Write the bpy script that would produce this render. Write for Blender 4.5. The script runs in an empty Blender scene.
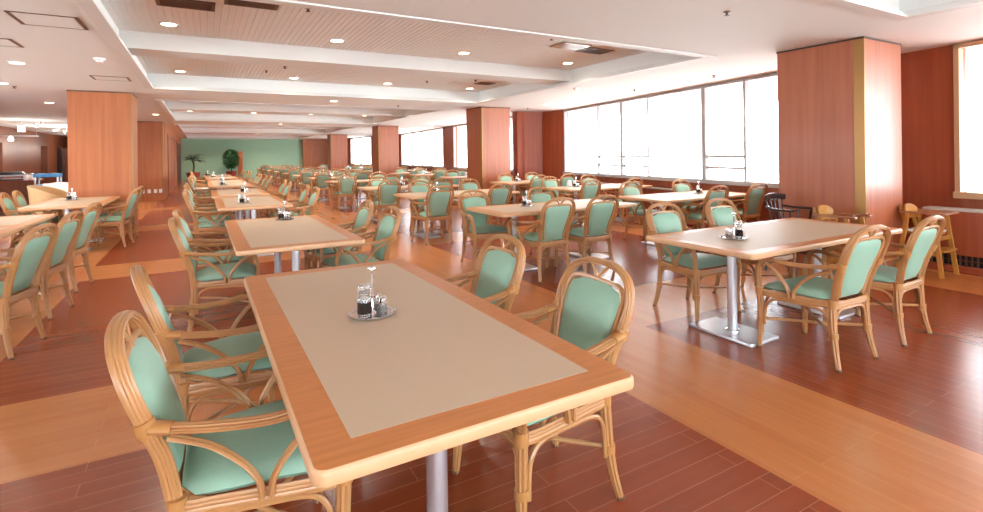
import bpy, math, random
from mathutils import Vector, Matrix
random.seed(7)
R = math.radians
sc = bpy.context.scene
COL = sc.collection

# ------------------------------------------------------------------ camera, sky, exposure
cam_d = bpy.data.cameras.new('camera'); cam = bpy.data.objects.new('camera', cam_d); COL.objects.link(cam)
cam_d.sensor_width = 36.0; cam_d.sensor_fit = 'HORIZONTAL'
cam_d.lens = 511.1 / 983 * 36; cam_d.shift_y = -(256 - 154.5) / 983
cam_d.clip_start = 0.05; cam_d.clip_end = 200
cam.matrix_world = Matrix.Translation((0, 0, 1.349)) @ Matrix.Rotation(R(-29.58), 4, 'Z') @ Matrix.Rotation(R(90), 4, 'X') @ Matrix.Rotation(R(-0.70), 4, 'Z')
sc.camera = cam
w = bpy.data.worlds.new('sky'); sc.world = w; w.use_nodes = True
bg = w.node_tree.nodes['Background']; bg.inputs[1].default_value = 9.0
_tc = w.node_tree.nodes.new('ShaderNodeTexCoord'); _sp = w.node_tree.nodes.new('ShaderNodeSeparateXYZ'); _rp = w.node_tree.nodes.new('ShaderNodeValToRGB')
w.node_tree.links.new(_tc.outputs['Generated'], _sp.inputs[0]); _ma = w.node_tree.nodes.new('ShaderNodeMath'); _ma.operation = 'MULTIPLY_ADD'; _ma.inputs[1].default_value = 0.5; _ma.inputs[2].default_value = 0.5
w.node_tree.links.new(_sp.outputs[2], _ma.inputs[0]); w.node_tree.links.new(_ma.outputs[0], _rp.inputs[0]); w.node_tree.links.new(_rp.outputs[0], bg.inputs[0])
_rp.color_ramp.elements[0].position = 0.44; _rp.color_ramp.elements[0].color = (0.85, 0.92, 0.94, 1); _rp.color_ramp.elements[1].position = 0.56; _rp.color_ramp.elements[1].color = (0.76, 0.87, 0.96, 1)
sc.view_settings.view_transform = 'Standard'; sc.view_settings.look = 'None'
sc.view_settings.exposure = 1.18; sc.view_settings.gamma = 1.0; sc.view_settings.use_curve_mapping = False
sc.cycles.use_denoising = True
sc.cycles.max_bounces = 10; sc.cycles.diffuse_bounces = 6; sc.cycles.glossy_bounces = 4
sc.cycles.transparent_max_bounces = 12; sc.cycles.transmission_bounces = 6
sc.cycles.sample_clamp_indirect = 8.0; sc.cycles.caustics_reflective = False; sc.cycles.caustics_refractive = False

ZC = 2.547      # soffit
ZT = 2.80       # coffer ceiling

# ------------------------------------------------------------------ helpers
class MB:
    def __init__(s): s.v = []; s.f = []
    def add(s, vs, fs):
        n = len(s.v); s.v += [tuple(p) for p in vs]; s.f += [tuple(i + n for i in q) for q in fs]; return s
    def box(s, x0, x1, y0, y1, z0, z1, M=None):
        vs = [Vector((x, y, z)) for z in (z0, z1) for x, y in ((x0, y0), (x1, y0), (x1, y1), (x0, y1))]
        if M is not None: vs = [M @ p for p in vs]
        return s.add(vs, [(3, 2, 1, 0), (4, 5, 6, 7), (0, 1, 5, 4), (1, 2, 6, 5), (2, 3, 7, 6), (3, 0, 4, 7)])
    def bar(s, p, q, wd, hd, up=(0, 0, 1)):
        p = Vector(p); q = Vector(q); t = (q - p).normalized(); u = Vector(up); a = t.cross(u)
        if a.length < 1e-4: a = t.cross(Vector((0, 1, 0)))
        a.normalize(); b = a.cross(t)
        vs = [c + a * (sx * wd / 2) + b * (sy * hd / 2) for c in (p, q) for sx, sy in ((-1, -1), (1, -1), (1, 1), (-1, 1))]
        return s.add(vs, [(3, 2, 1, 0), (4, 5, 6, 7), (0, 1, 5, 4), (1, 2, 6, 5), (2, 3, 7, 6), (3, 0, 4, 7)])
    def lathe(s, prof, c=(0, 0, 0), n=16):
        vs = []; fs = []; m = len(prof)
        for r, z in prof:
            for i in range(n):
                a = 2 * math.pi * i / n; vs.append((c[0] + r * math.cos(a), c[1] + r * math.sin(a), c[2] + z))
        for j in range(m - 1):
            for i in range(n):
                k = (i + 1) % n; fs.append((j * n + i, j * n + k, (j + 1) * n + k, (j + 1) * n + i))
        fs.append(tuple(range(n))[::-1]); fs.append(tuple((m - 1) * n + i for i in range(n)))
        return s.add(vs, fs)
    def sweep(s, pts, prof, wref=(1, 0, 0), scale=None, closed=False):
        """prof: list of (a,b); a along the width direction wref, b along the normal"""
        P = [Vector(p) for p in pts]; n = len(P); k = len(prof); vs = []; fs = []
        for i, p in enumerate(P):
            if closed: t = P[(i + 1) % n] - P[i - 1]
            else: t = P[min(i + 1, n - 1)] - P[max(i - 1, 0)]
            t.normalize()
            wr = Vector(wref(i, t) if callable(wref) else wref)
            a = wr - t * wr.dot(t)
            if a.length < 1e-4: a = t.orthogonal()
            a.normalize(); b = t.cross(a); sc_ = scale[i] if scale else 1.0
            for x, y in prof: vs.append(p + a * (x * sc_) + b * (y * sc_))
        for i in range(n if closed else n - 1):
            i2 = (i + 1) % n
            for j in range(k):
                j2 = (j + 1) % k; fs.append((i * k + j, i * k + j2, i2 * k + j2, i2 * k + j))
        if not closed:
            fs.append(tuple(range(k))[::-1]); fs.append(tuple((n - 1) * k + j for j in range(k)))
        return s.add(vs, fs)
    def tube(s, pts, r, n=8, scale=None, closed=False):
        return s.sweep(pts, [(r * math.cos(2 * math.pi * i / n), r * math.sin(2 * math.pi * i / n)) for i in range(n)], (0.31, 0.17, 0.93), scale, closed)
    def merge(s, o): return s.add(o.v, o.f)
    def mesh(s, name, mats, smooth=True, mat_idx=None):
        me = bpy.data.meshes.new(name); me.from_pydata(s.v, [], s.f)
        for m in (mats if isinstance(mats, (list, tuple)) else [mats]): me.materials.append(m)
        if mat_idx: me.polygons.foreach_set('material_index', mat_idx)
        me.validate(); me.update()
        if smooth:
            me.polygons.foreach_set('use_smooth', [True] * len(me.polygons))
            try: me.set_sharp_from_angle(angle=R(38))
            except Exception: pass
        return me

def link(name, data, parent=None, loc=(0, 0, 0), rz=0):
    o = bpy.data.objects.new(name, data); COL.objects.link(o); o.location = loc; o.rotation_euler = (0, 0, rz)
    if parent is not None: o.parent = parent
    return o
def obj(name, mb, mat, parent=None, smooth=True, bev=0, loc=(0, 0, 0), rz=0, idx=None):
    o = link(name, mb.mesh(name, mat, smooth, idx), parent, loc, rz)
    if bev:
        m = o.modifiers.new('soft', 'BEVEL'); m.width = bev; m.segments = 2; m.limit_method = 'ANGLE'; m.angle_limit = R(40)
    return o
def tag(o, label, cat, group=None, kind=None):
    o['label'] = label; o['category'] = cat
    if group: o['group'] = group
    if kind: o['kind'] = kind
    return o
def thing(name, label, cat, loc=(0, 0, 0), rz=0, group=None):
    return tag(link(name, None, None, loc, rz), label, cat, group)
def struct(name, mb, mat, label, cat, parent=None, smooth=False, bev=0):
    o = obj(name, mb, mat, parent, smooth, bev)
    if parent is None: tag(o, label, cat, None, 'structure')
    return o
def dup(root, loc, rz, label, group=None):
    r = root.copy(); COL.objects.link(r); r.location = loc; r.rotation_euler = (0, 0, rz); r['label'] = label
    if group: r['group'] = group
    for ch in list(root.children):
        c = ch.copy(); COL.objects.link(c); c.parent = r
        for g in list(ch.children):
            d = g.copy(); COL.objects.link(d); d.parent = c
    return r
def spline(pts, n=6, closed=False):
    P = [Vector(p) for p in pts]; out = []; m = len(P)
    for i in range(m if closed else m - 1):
        if closed: p0, p1, p2, p3 = P[i - 1], P[i], P[(i + 1) % m], P[(i + 2) % m]
        else: p0, p1, p2, p3 = P[max(i - 1, 0)], P[i], P[i + 1], P[min(i + 2, m - 1)]
        for k in range(n):
            t = k / n; t2 = t * t; t3 = t2 * t
            out.append(0.5 * ((2 * p1) + (p2 - p0) * t + (2 * p0 - 5 * p1 + 4 * p2 - p3) * t2 + (3 * p1 - p0 - 3 * p2 + p3) * t3))
    if not closed: out.append(P[-1])
    return out

# ------------------------------------------------------------------ materials
class NT:
    def __init__(s, name):
        s.m = bpy.data.materials.new(name); s.m.use_nodes = True; s.t = s.m.node_tree; s.b = s.t.nodes['Principled BSDF']
    def n(s, typ, **kw):
        x = s.t.nodes.new(typ)
        for k, v in kw.items():
            if k.startswith('i_'): x.inputs[int(k[2:])].default_value = v
            else: setattr(x, k, v)
        return x
    def l(s, a, b): s.t.links.new(a, b)
    def math(s, op, a, b=None):
        x = s.n('ShaderNodeMath', operation=op)
        for i, v in enumerate((a, b)):
            if v is None: continue
            if isinstance(v, (int, float)): x.inputs[i].default_value = v
            else: s.l(v, x.inputs[i])
        return x.outputs[0]
    def mix(s, fac, a, b):
        x = s.n('ShaderNodeMix', data_type='RGBA')
        for i, v in ((0, fac), (6, a), (7, b)):
            if isinstance(v, (int, float)): x.inputs[i].default_value = v
            elif isinstance(v, tuple): x.inputs[i].default_value = v
            else: s.l(v, x.inputs[i])
        return x.outputs[2]
    def set(s, rough=0.5, metal=0.0, spec=0.5, coat=0.0, coat_r=0.1):
        b = s.b; b.inputs['Roughness'].default_value = rough; b.inputs['Metallic'].default_value = metal
        b.inputs['Specular IOR Level'].default_value = spec; b.inputs['Coat Weight'].default_value = coat; b.inputs['Coat Roughness'].default_value = coat_r
        return s
def lin(r, g, b):
    f = lambda c: (c / 255 / 12.92) if c / 255 <= 0.04045 else ((c / 255 + 0.055) / 1.055) ** 2.4
    return (f(r), f(g), f(b), 1.0)
def plain(name, rgb, rough=0.5, metal=0.0, spec=0.5, var=0.06, scale=30.0, coat=0.0, bump=0.0):
    t = NT(name).set(rough, metal, spec, coat); c = lin(*rgb)
    tc = t.n('ShaderNodeTexCoord'); no = t.n('ShaderNodeTexNoise'); no.inputs['Scale'].default_value = scale; no.inputs['Detail'].default_value = 3
    t.l(tc.outputs['Object'], no.inputs['Vector'])
    d = tuple(x * (1 - var) for x in c[:3]) + (1,); u = tuple(min(1, x * (1 + var)) for x in c[:3]) + (1,)
    t.l(t.mix(no.outputs[0], d, u), t.b.inputs['Base Color'])
    if bump:
        bm = t.n('ShaderNodeBump'); bm.inputs['Strength'].default_value = bump; bm.inputs['Distance'].default_value = 0.002
        t.l(no.outputs[0], bm.inputs['Height']); t.l(bm.outputs[0], t.b.inputs['Normal'])
    return t.m
def wood(name, ca, cb, stretch=(14, 14, 0.7), rough=0.4, coat=0.0, spec=0.5, world=True, scale=2.0):
    t = NT(name).set(rough, 0, spec, coat, 0.12)
    src = t.n('ShaderNodeNewGeometry').outputs['Position'] if world else t.n('ShaderNodeTexCoord').outputs['Object']
    mp = t.n('ShaderNodeMapping'); mp.inputs['Scale'].default_value = stretch; t.l(src, mp.inputs[0])
    no = t.n('ShaderNodeTexNoise'); no.inputs['Scale'].default_value = scale; no.inputs['Detail'].default_value = 6; t.l(mp.outputs[0], no.inputs['Vector'])
    rp = t.n('ShaderNodeValToRGB'); rp.color_ramp.elements[0].position = 0.3; rp.color_ramp.elements[1].position = 0.7
    rp.color_ramp.elements[0].color = lin(*ca); rp.color_ramp.elements[1].color = lin(*cb)
    t.l(no.outputs[0], rp.inputs[0]); t.l(rp.outputs[0], t.b.inputs['Base Color'])
    return t.m

M = {}
M['rattan'] = plain('rattan', (178, 128, 80), 0.36, var=0.10, scale=14, coat=0.2)
M['binding'] = plain('cane binding', (176, 124, 70), 0.4, scale=120, bump=0.4)
M['green'] = plain('green vinyl', (138, 173, 150), 0.5, spec=0.45, var=0.05, scale=90, bump=0.12)
M['piping'] = plain('green piping', (112, 146, 124), 0.5)
M['edge_wood'] = wood('orange table wood', (186, 116, 58), (202, 130, 72), (3, 40, 3), 0.4, 0.0, world=False, scale=1.5)
M['bullnose'] = plain('tan table edge', (204, 160, 118), 0.45, coat=0.2)
M['taupe'] = plain('taupe laminate', (196, 173, 146), 0.5, var=0.07, scale=260)
M['steel'] = plain('brushed steel', (208, 208, 212), 0.34, 0.82, var=0.02)
M['chrome'] = plain('chrome', (232, 232, 235), 0.08, 1.0, var=0.0)
M['pillar'] = wood('pillar veneer', (164, 92, 50), (182, 108, 62), (9, 9, 0.35), 0.5, 0.0)
M['pillar_shaded'] = wood('shaded pillar veneer', (150, 78, 46), (168, 94, 58), (9, 9, 0.35), 0.42, 0.05)  # darker copy of the pillar veneer: window-side shade put into the colour
M['panel_red'] = wood('red wood panel', (140, 62, 36), (158, 78, 46), (9, 9, 0.35), 0.4, 0.08)
M['brass'] = plain('bronze corner strip', (150, 108, 58), 0.35, 0.5)
M['white_ceiling'] = plain('white ceiling paint', (228, 230, 229), 0.8, var=0.01)
M['white_trim'] = plain('white trim paint', (216, 215, 213), 0.6, var=0.01)
M['ribbed'] = plain('ribbed ceiling board', (226, 224, 222), 0.7, var=0.015)
M['green_wall'] = plain('green wall paint', (158, 200, 172), 0.75, var=0.03, scale=2)
M['brown_wall'] = wood('brown wall panel', (128, 72, 48), (146, 86, 58), (6, 6, 0.4), 0.45)
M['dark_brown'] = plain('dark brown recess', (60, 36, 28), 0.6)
M['window_frame'] = plain('pale window frame', (165, 161, 160), 0.5, 0.0)
M['tan_frame'] = plain('tan window frame', (176, 138, 100), 0.45)
M['sill'] = plain('grey sill', (176, 168, 160), 0.5)
M['black'] = plain('black metal', (26, 24, 24), 0.4)
M['dark_vent'] = plain('dark vent', (96, 62, 46), 0.5)
M['dark_wood'] = plain('black stained wood', (42, 30, 30), 0.3, coat=0.3)
M['yellow_wood'] = wood('yellow beech', (170, 112, 42), (186, 130, 58), (30, 30, 4), 0.35, 0.2, world=False)
M['tray_wood'] = wood('brown beech', (150, 96, 62), (170, 112, 76), (30, 4, 30), 0.35, 0.2, world=False)
M['white_plastic'] = plain('white plastic', (238, 236, 234), 0.35)
M['blue'] = plain('blue plastic', (62, 142, 200), 0.4)
M['terracotta'] = plain('red planter', (150, 62, 48), 0.5)
M['leaf'] = plain('leaf green', (44, 92, 40), 0.45, var=0.3, scale=9)
M['leaf_dark'] = plain('palm green', (34, 72, 44), 0.45, var=0.25, scale=9)
M['bark'] = plain('bark', (96, 70, 50), 0.8)
M['wicker'] = plain('woven wicker', (214, 178, 128), 0.6, var=0.25, scale=120, bump=0.6)
M['soy'] = plain('soy sauce', (14, 8, 6), 0.12, spec=0.6)
M['pepper'] = plain('pepper grains', (196, 150, 120), 0.6, var=0.3, scale=300)
M['porcelain'] = plain('white porcelain', (244, 243, 240), 0.2)
M['red_cloth'] = plain('red cloth', (150, 40, 40), 0.7)
def emit(name, rgb, s):
    t = NT(name); t.b.inputs['Base Color'].default_value = (0.8, 0.8, 0.8, 1); t.b.inputs['Emission Color'].default_value = lin(*rgb); t.b.inputs['Emission Strength'].default_value = s
    return t.m
M['lamp'] = emit('lamp glow', (255, 232, 196), 9.0)
M['spot_glow'] = emit('spot glow', (255, 240, 215), 5.0)
M['sign_glow'] = emit('lit sign', (236, 246, 240), 1.2)
def glass_mat():
    t = NT('window glass'); t.t.nodes.remove(t.b)
    out = [n for n in t.t.nodes if n.type == 'OUTPUT_MATERIAL'][0]
    tr = t.n('ShaderNodeBsdfTransparent'); tr.inputs[0].default_value = (0.97, 0.98, 0.98, 1)
    gl = t.n('ShaderNodeBsdfGlossy'); gl.inputs['Roughness'].default_value = 0.02
    mx = t.n('ShaderNodeMixShader'); mx.inputs[0].default_value = 0.03; t.l(tr.outputs[0], mx.inputs[1]); t.l(gl.outputs[0], mx.inputs[2]); t.l(mx.outputs[0], out.inputs[0])
    return t.m
M['pane'] = glass_mat()
def clear_mat():
    t = NT('cruet glass'); t.b.inputs['Base Color'].default_value = (0.95, 0.97, 0.96, 1); t.b.inputs['Roughness'].default_value = 0.04
    t.b.inputs['Transmission Weight'].default_value = 0.85; t.b.inputs['IOR'].default_value = 1.45
    return t.m
M['glass'] = clear_mat()
def floor_mat():
    t = NT('strip floor').set(0.24, 0, 0.62, 0.0, 0.2)
    pos = t.n('ShaderNodeNewGeometry').outputs['Position']; sp = t.n('ShaderNodeSeparateXYZ'); t.l(pos, sp.inputs[0]); x, y = sp.outputs[0], sp.outputs[1]
    def stripe(c, start, per, wid):
        f = t.math('SUBTRACT', c, start); f = t.math('DIVIDE', f, per); f = t.math('ADD', f, 10.0); f = t.math('FRACT', f); return t.math('LESS_THAN', f, wid / per)
    sv = stripe(x, 2.065, 4.16, 0.91); sh = stripe(y, 2.87, 4.3, 0.91)
    light = t.math('MAXIMUM', sv, sh)
    along_y = t.math('GREATER_THAN', x, 2.065)
    def planks(cx, cy):
        cb = t.n('ShaderNodeCombineXYZ'); t.l(cx, cb.inputs[0]); t.l(cy, cb.inputs[1])
        br = t.n('ShaderNodeTexBrick'); br.offset = 0.37; br.offset_frequency = 2
        br.inputs['Scale'].default_value = 1.0; br.inputs['Brick Width'].default_value = 1.22; br.inputs['Row Height'].default_value = 0.1
        br.inputs['Mortar Size'].default_value = 0.0012; br.inputs['Mortar Smooth'].default_value = 0.2
        br.inputs['Color1'].default_value = (0, 0, 0, 1); br.inputs['Color2'].default_value = (1, 1, 1, 1); br.inputs['Mortar'].default_value = (0.5, 0.5, 0.5, 1)
        t.l(cb.outputs[0], br.inputs['Vector'])
        mp = t.n('ShaderNodeMapping'); mp.inputs['Scale'].default_value = (0.9, 9, 1); t.l(cb.outputs[0], mp.inputs[0])
        no = t.n('ShaderNodeTexNoise'); no.inputs['Scale'].default_value = 2.0; no.inputs['Detail'].default_value = 2; t.l(mp.outputs[0], no.inputs['Vector'])
        return br.outputs['Color'], br.outputs['Fac'], no.outputs[0]
    c1, f1, g1 = planks(x, y); c2, f2, g2 = planks(y, x)
    col = t.mix(along_y, c1, c2)
    gap = t.mix(along_y, f1, f2); grain = t.mix(along_y, g1, g2)
    v = t.math('ADD', t.math('MULTIPLY', col, 0.3), t.math('MULTIPLY', grain, 0.7))
    dark = t.mix(v, lin(122, 50, 22), lin(150, 70, 36)); lit = t.mix(v, lin(172, 102, 54), lin(194, 126, 74))
    base = t.mix(light, dark, lit)
    base = t.mix(t.math('MULTIPLY', gap, 0.5), base, lin(206, 150, 116))  # sheen along the seams is painted in as a lighter colour
    t.l(base, t.b.inputs['Base Color'])
    n2 = t.n('ShaderNodeTexNoise'); n2.inputs['Scale'].default_value = 3.0; n2.inputs['Detail'].default_value = 4; t.l(pos, n2.inputs['Vector'])
    rr = t.math('ADD', t.math('MULTIPLY', n2.outputs[0], 0.05), 0.22); t.l(rr, t.b.inputs['Roughness'])
    return t.m
M['floor'] = floor_mat()

# ------------------------------------------------------------------ shell
YB, YF, XL = -4.4, 37.0, -6.05
struct('floor', MB().box(XL - .3, 12, YB - .3, YF + .3, -0.12, 0.0), M['floor'], 'glossy red-brown wooden floor crossed by pale plank stripes', 'floor')
COF = [(-3.9, 2.23), (4.17, 10.42), (12.35, 18.8), (20.9, 27.3), (29.4, 35.6)]
CX0, CX1 = -0.79, 5.6
BEAM = [(-1.2, -0.7), (7.05, 7.55), (15.35, 15.85), (23.9, 24.4), (32.25, 32.75)]
cb = MB().box(XL - .3, CX0, YB - .3, YF + .3, ZC, ZT + .2).box(CX1, 12, YB - .3, YF + .3, ZC, ZT + .2)
prev = YB - .3
for a, b in COF: cb.box(CX0, CX1, prev, a, ZC, ZT + .2); prev = b
cb.box(CX0, CX1, prev, YF + .3, ZC, ZT + .2)
struct('ceiling', cb, M['white_ceiling'], 'white ceiling soffit running round the recessed coffers', 'ceiling')
ordn = ['first', 'second', 'third', 'fourth', 'fifth', 'sixth', 'seventh', 'eighth', 'ninth', 'tenth', 'eleventh', 'twelfth', 'thirteenth']
cname = ['coffer overhead', 'first full coffer', 'second coffer beyond the front', 'third coffer along', 'last coffer by the green wall']
tn = 0
for k, ((a, b), (p, q)) in enumerate(zip(COF, BEAM)):
    # ribbed boards: shallow grooves running away from the camera
    rb = MB(); n = 104; wd = (CX1 - CX0) / n; prof = []
    for i in range(n):
        x = CX0 + i * wd
        prof += [(x, ZT), (x + wd * .80, ZT), (x + wd * .84, ZT + .006), (x + wd * .96, ZT + .006)]
    prof.append((CX1, ZT))
    vs = [(x, yy, z) for yy in (a, b) for x, z in prof]; m = len(prof)
    rb.add(vs, [(i, i + 1, m + i + 1, m + i) for i in range(m - 1)])
    rb.box(CX0, CX1, a, b, ZT + .05, ZT + .2)
    struct('ceiling_coffer', rb, M['ribbed'], 'ribbed pinkish ceiling board inside the ' + cname[k], 'ceiling')
    struct('ceiling_beam', MB().box(CX0, CX1, p, q, ZC + .06, ZT + .02), M['white_trim'], 'white beam dividing the ' + cname[k], 'beam')
    tr = MB()
    for wdt, z0, z1 in ((.11, ZC - .014, ZC + .010), (.08, ZC + .010, ZC + .032), (.05, ZC + .032, ZC + .056)):
        tr.box(CX0 - .012, CX0 - .012 + wdt, a - .012, b + .012, z0, z1); tr.box(CX1 + .012 - wdt, CX1 + .012, a - .012, b + .012, z0, z1)
        tr.box(CX0 - .012 + wdt, CX1 + .012 - wdt, a - .012, a - .012 + wdt, z0, z1); tr.box(CX0 - .012 + wdt, CX1 + .012 - wdt, b + .012 - wdt, b + .012, z0, z1)
    tn += 1
    struct('trim_%d' % tn, tr, M['white_trim'], 'white stepped moulding round the ' + cname[k], 'trim')

# facade in plan, from behind the camera to the far end: (x, y, kind of the stretch that follows)
FAC = [(6.78, -4.4, 'win'), (7.24, -1.3, 'wall'), (7.29, -0.9, 'win'), (7.515, 2.46, 'wall'), (7.66, 3.25, 'wall'), (7.42, 3.30, 'win'),
       (8.70, 11.21, 'wall'), (8.49, 12.0, 'wall'), (7.72, 12.3, 'wall'), (8.44, 12.42, 'win'), (9.02, 18.97, 'wall'), (9.12, 20.21, 'win'),
       (9.70, 27.15, 'wall'), (9.3, 28.6, 'wall'), (8.92, 30.3, 'win'), (8.62, 34.0, 'wall'), (7.9, 37.1, None)]
SILL, HEAD = 0.83, 2.538
portals = []
def facing(P, Q):
    d = (Q - P).normalized(); return d, Vector((-d.y, d.x, 0))      # along, towards the room (room lies on the -x side)
wn = 0; fn = 0
DETAIL = {3: None}
def window(P, Q, muls, rails, label, n, frame_m, z0=SILL, z1=HEAD):
    """P,Q plan ends; muls: (fraction, width); rails: (f0, f1, z)"""
    d, nr = facing(P, Q); L = (Q - P).length
    X = Matrix.Translation(P) @ Matrix(((d.x, nr.x, 0, 0), (d.y, nr.y, 0, 0), (0, 0, 1, 0), (0, 0, 0, 1)))
    root = tag(link('window_%d' % n, None), label, 'window', None, 'structure')
    fr = MB()
    for a in ((0, .05), (L - .05, L)): fr.box(a[0], a[1], -.05, .05, z0, z1, X)
    fr.box(0, L, -.05, .05, z1 - .05, z1, X); fr.box(0, L, -.06, .09, z0 - .04, z0 + .03, X)
    obj('window_frame', fr, frame_m, root, False)
    obj('pane', MB().box(.04, L - .04, -.004, .004, z0 + .02, z1 - .03, X), M['pane'], root, False)
    for f, wd in muls: obj('mullion', MB().box(f * L - wd / 2, f * L + wd / 2, -.04, .04, z0 + .02, z1 - .04, X), M['window_frame'], root, False)
    for f0, f1, z in rails: obj('rail', MB().box(f0 * L, f1 * L, -.03, .03, z - .02, z + .02, X), M['window_frame'], root, False)
    mid = (P + Q) / 2
    ld = bpy.data.lights.new('daylight', 'AREA'); ld.shape = 'RECTANGLE'; ld.size = L; ld.size_y = z1 - z0; ld.cycles.is_portal = True
    lo = bpy.data.objects.new('daylight', ld); COL.objects.link(lo); c = mid - nr * .12; lo.location = (c.x, c.y, (z0 + z1) / 2)
    lo.rotation_euler = nr.to_track_quat('-Z', 'Z').to_euler()
f1 = lambda y: (y - 3.30) / (11.21 - 3.30)
WSPEC = {
 0: ([(.33, .06), (.66, .06)], [], 'wide bright window behind the camera on the seaward wall'),
 2: ([(.36, .06)], [], 'bright window in a pale frame above the radiator cover'),
 5: ([(f1(5.19), .045), (f1(6.09), .09), (f1(7.64), .035), (f1(8.57), .07), (f1(9.55), .035)],
     [(f1(5.19), f1(6.09), 1.265), (f1(5.19), f1(6.09), 1.07), (f1(7.64), f1(9.55), 1.265), (f1(7.64), f1(9.55), 1.06)], 'long bright window between the two large pillars'),
 9: ([(.35, .05), (.7, .06)], [], 'narrow bright window beside the second pillar'),
 11: ([(.25, .04), (.45, .06), (.7, .05)], [(.25, .45, 1.26), (.25, .45, 1.06)], 'bright window between the second and third pillars'),
 14: ([(.5, .05)], [], 'small bright window near the green wall')}
for i in range(len(FAC) - 1):
    P = Vector((FAC[i][0], FAC[i][1], 0)); Q = Vector((FAC[i + 1][0], FAC[i + 1][1], 0)); d, nr = facing(P, Q); L = (Q - P).length
    X = Matrix.Translation(P) @ Matrix(((d.x, nr.x, 0, 0), (d.y, nr.y, 0, 0), (0, 0, 1, 0), (0, 0, 0, 1)))
    fn += 1; mb = MB()
    if FAC[i][2] == 'wall':
        mb.box(-.02 if i != 8 else 0, L + .02, -.15, 0, 0, ZC + .02, X)
        if i in (6, 7):
            mb.box(0.0, .02, -.01, .012, 0, ZC, X)
        struct('wall_right', mb, M['panel_red'], ['red-brown panelled wall stretch %s' % s for s in ['']][0] + {1: 'between the windows behind the camera', 3: 'beside the framed window at the edge', 4: 'stepping behind the large pillar', 6: 'curving in at the end of the long window', 7: 'closing the niche behind the second pillar', 8: 'hidden behind the second pillar', 10: 'narrow pier between the far windows', 12: 'beyond the far window', 13: 'behind the third pillar', 15: 'meeting the green wall'}[i], 'wall')
    else:
        wn += 1
        mb.box(-.02, L + .02, -.15, 0, 0, SILL - .04, X); mb.box(-.02, L + .02, -.15, 0, HEAD, ZC + .02, X)
        struct('wall_right', mb, M['panel_red'], 'red-brown wall band below the ' + WSPEC[i][2].split(' ', 1)[1], 'wall')
        window(P, Q, WSPEC[i][0], WSPEC[i][1], WSPEC[i][2], wn, M['tan_frame'] if i == 2 else M['window_frame'])
# back wall behind the camera: unseen windows over a low wall, added for their light
mb = MB().box(XL - .3, 7, YB - .15, YB, 0, .85).box(XL - .3, 7, YB - .15, YB, HEAD, ZC + .05).box(XL - .3, -5.0, YB - .15, YB, .85, HEAD).box(-.1, .4, YB - .15, YB, .85, HEAD).box(5.6, 7, YB - .15, YB, .85, HEAD)
struct('wall_back', mb, M['panel_red'], 'panelled wall behind the camera', 'wall')
window(Vector((5.6, YB, 0)), Vector((.4, YB, 0)), [(.5, .07)], [], 'unseen window added for light in the wall behind the camera', 7, M['window_frame'], .85, HEAD)
window(Vector((-.1, YB, 0)), Vector((-5.0, YB, 0)), [(.5, .07)], [], 'second unseen window added for light in the wall behind the camera', 8, M['window_frame'], .85, HEAD)
# green end wall and timber end panel
struct('wall_far', MB().box(-1.5, 6.05, YF, YF + .2, 0, ZC + .3), M['green_wall'], 'pale green painted wall closing the far end', 'wall')
struct('wall_far_panel', MB().box(6.05, 8.2, YF - .35, YF + .2, 0, ZC + .3), M['pillar'], 'orange timber panel beside the green end wall', 'wall')
# left side: partition beyond the second left pillar, long wall of the buffet
struct('wall_partition', MB().box(-1.5, -1.08, 20.6, YF, 0, ZC + .02), M['pillar'], 'timber partition running towards the potted palm', 'wall')
bw = MB().box(XL - .25, XL, YB - .3, YF + .3, 1.97, ZC + .02)
for y0, y1 in ((YB - .3, 2.0), (6.4, 7.0), (11.4, 22.6), (24.0, 28.9), (30.0, 31.8), (34.2, YF + .3)): bw.box(XL - .25, XL, y0, y1, 0, 1.97)
for y0, y1 in ((2.0, 6.4), (7.0, 11.4)): bw.box(XL - .25, XL, y0, y1, 0, .8)
for k, (y0, y1) in enumerate(((2.0, 6.4), (7.0, 11.4))):  # unseen side windows, added to brighten the hall from the left
    window(Vector((XL - .1, y1, 0)), Vector((XL - .1, y0, 0)), [(.5, .07)], [], '%s window added for light in the buffet-side wall, outside the picture' % ordn[k], 9 + k, M['window_frame'], .8, 1.97)
struct('wall_left', bw, M['brown_wall'], 'brown panelled buffet wall under a timber header', 'wall')
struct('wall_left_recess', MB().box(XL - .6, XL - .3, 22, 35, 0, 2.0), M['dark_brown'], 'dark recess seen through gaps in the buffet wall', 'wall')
struct('wall_buffet_end', MB().box(XL - .3, -1.3, YF - .1, YF + .2, 0, ZC + .02), M['brown_wall'], 'brown wall closing the buffet area', 'wall')
for y0, y1, n_, l in ((22.4, 27.6, 1, 'plain timber double door in the partition beyond the left pillars'), (30.2, 35.6, 2, 'dark doorway in the partition near the potted palm')):
    dr = tag(obj('door_%d' % n_, MB().box(-1.085, -1.07, y0, y1, 0, 2.15), M['panel_red'] if n_ == 1 else M['dark_brown'], None, False), l, 'door', None, 'structure')
    obj('door_frame', MB().box(-1.09, -1.055, y0 - .12, y0, 0, 2.25).box(-1.09, -1.055, y1, y1 + .12, 0, 2.25).box(-1.09, -1.055, y0, y1, 2.15, 2.25), M['brown_wall'], dr, False)
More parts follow.
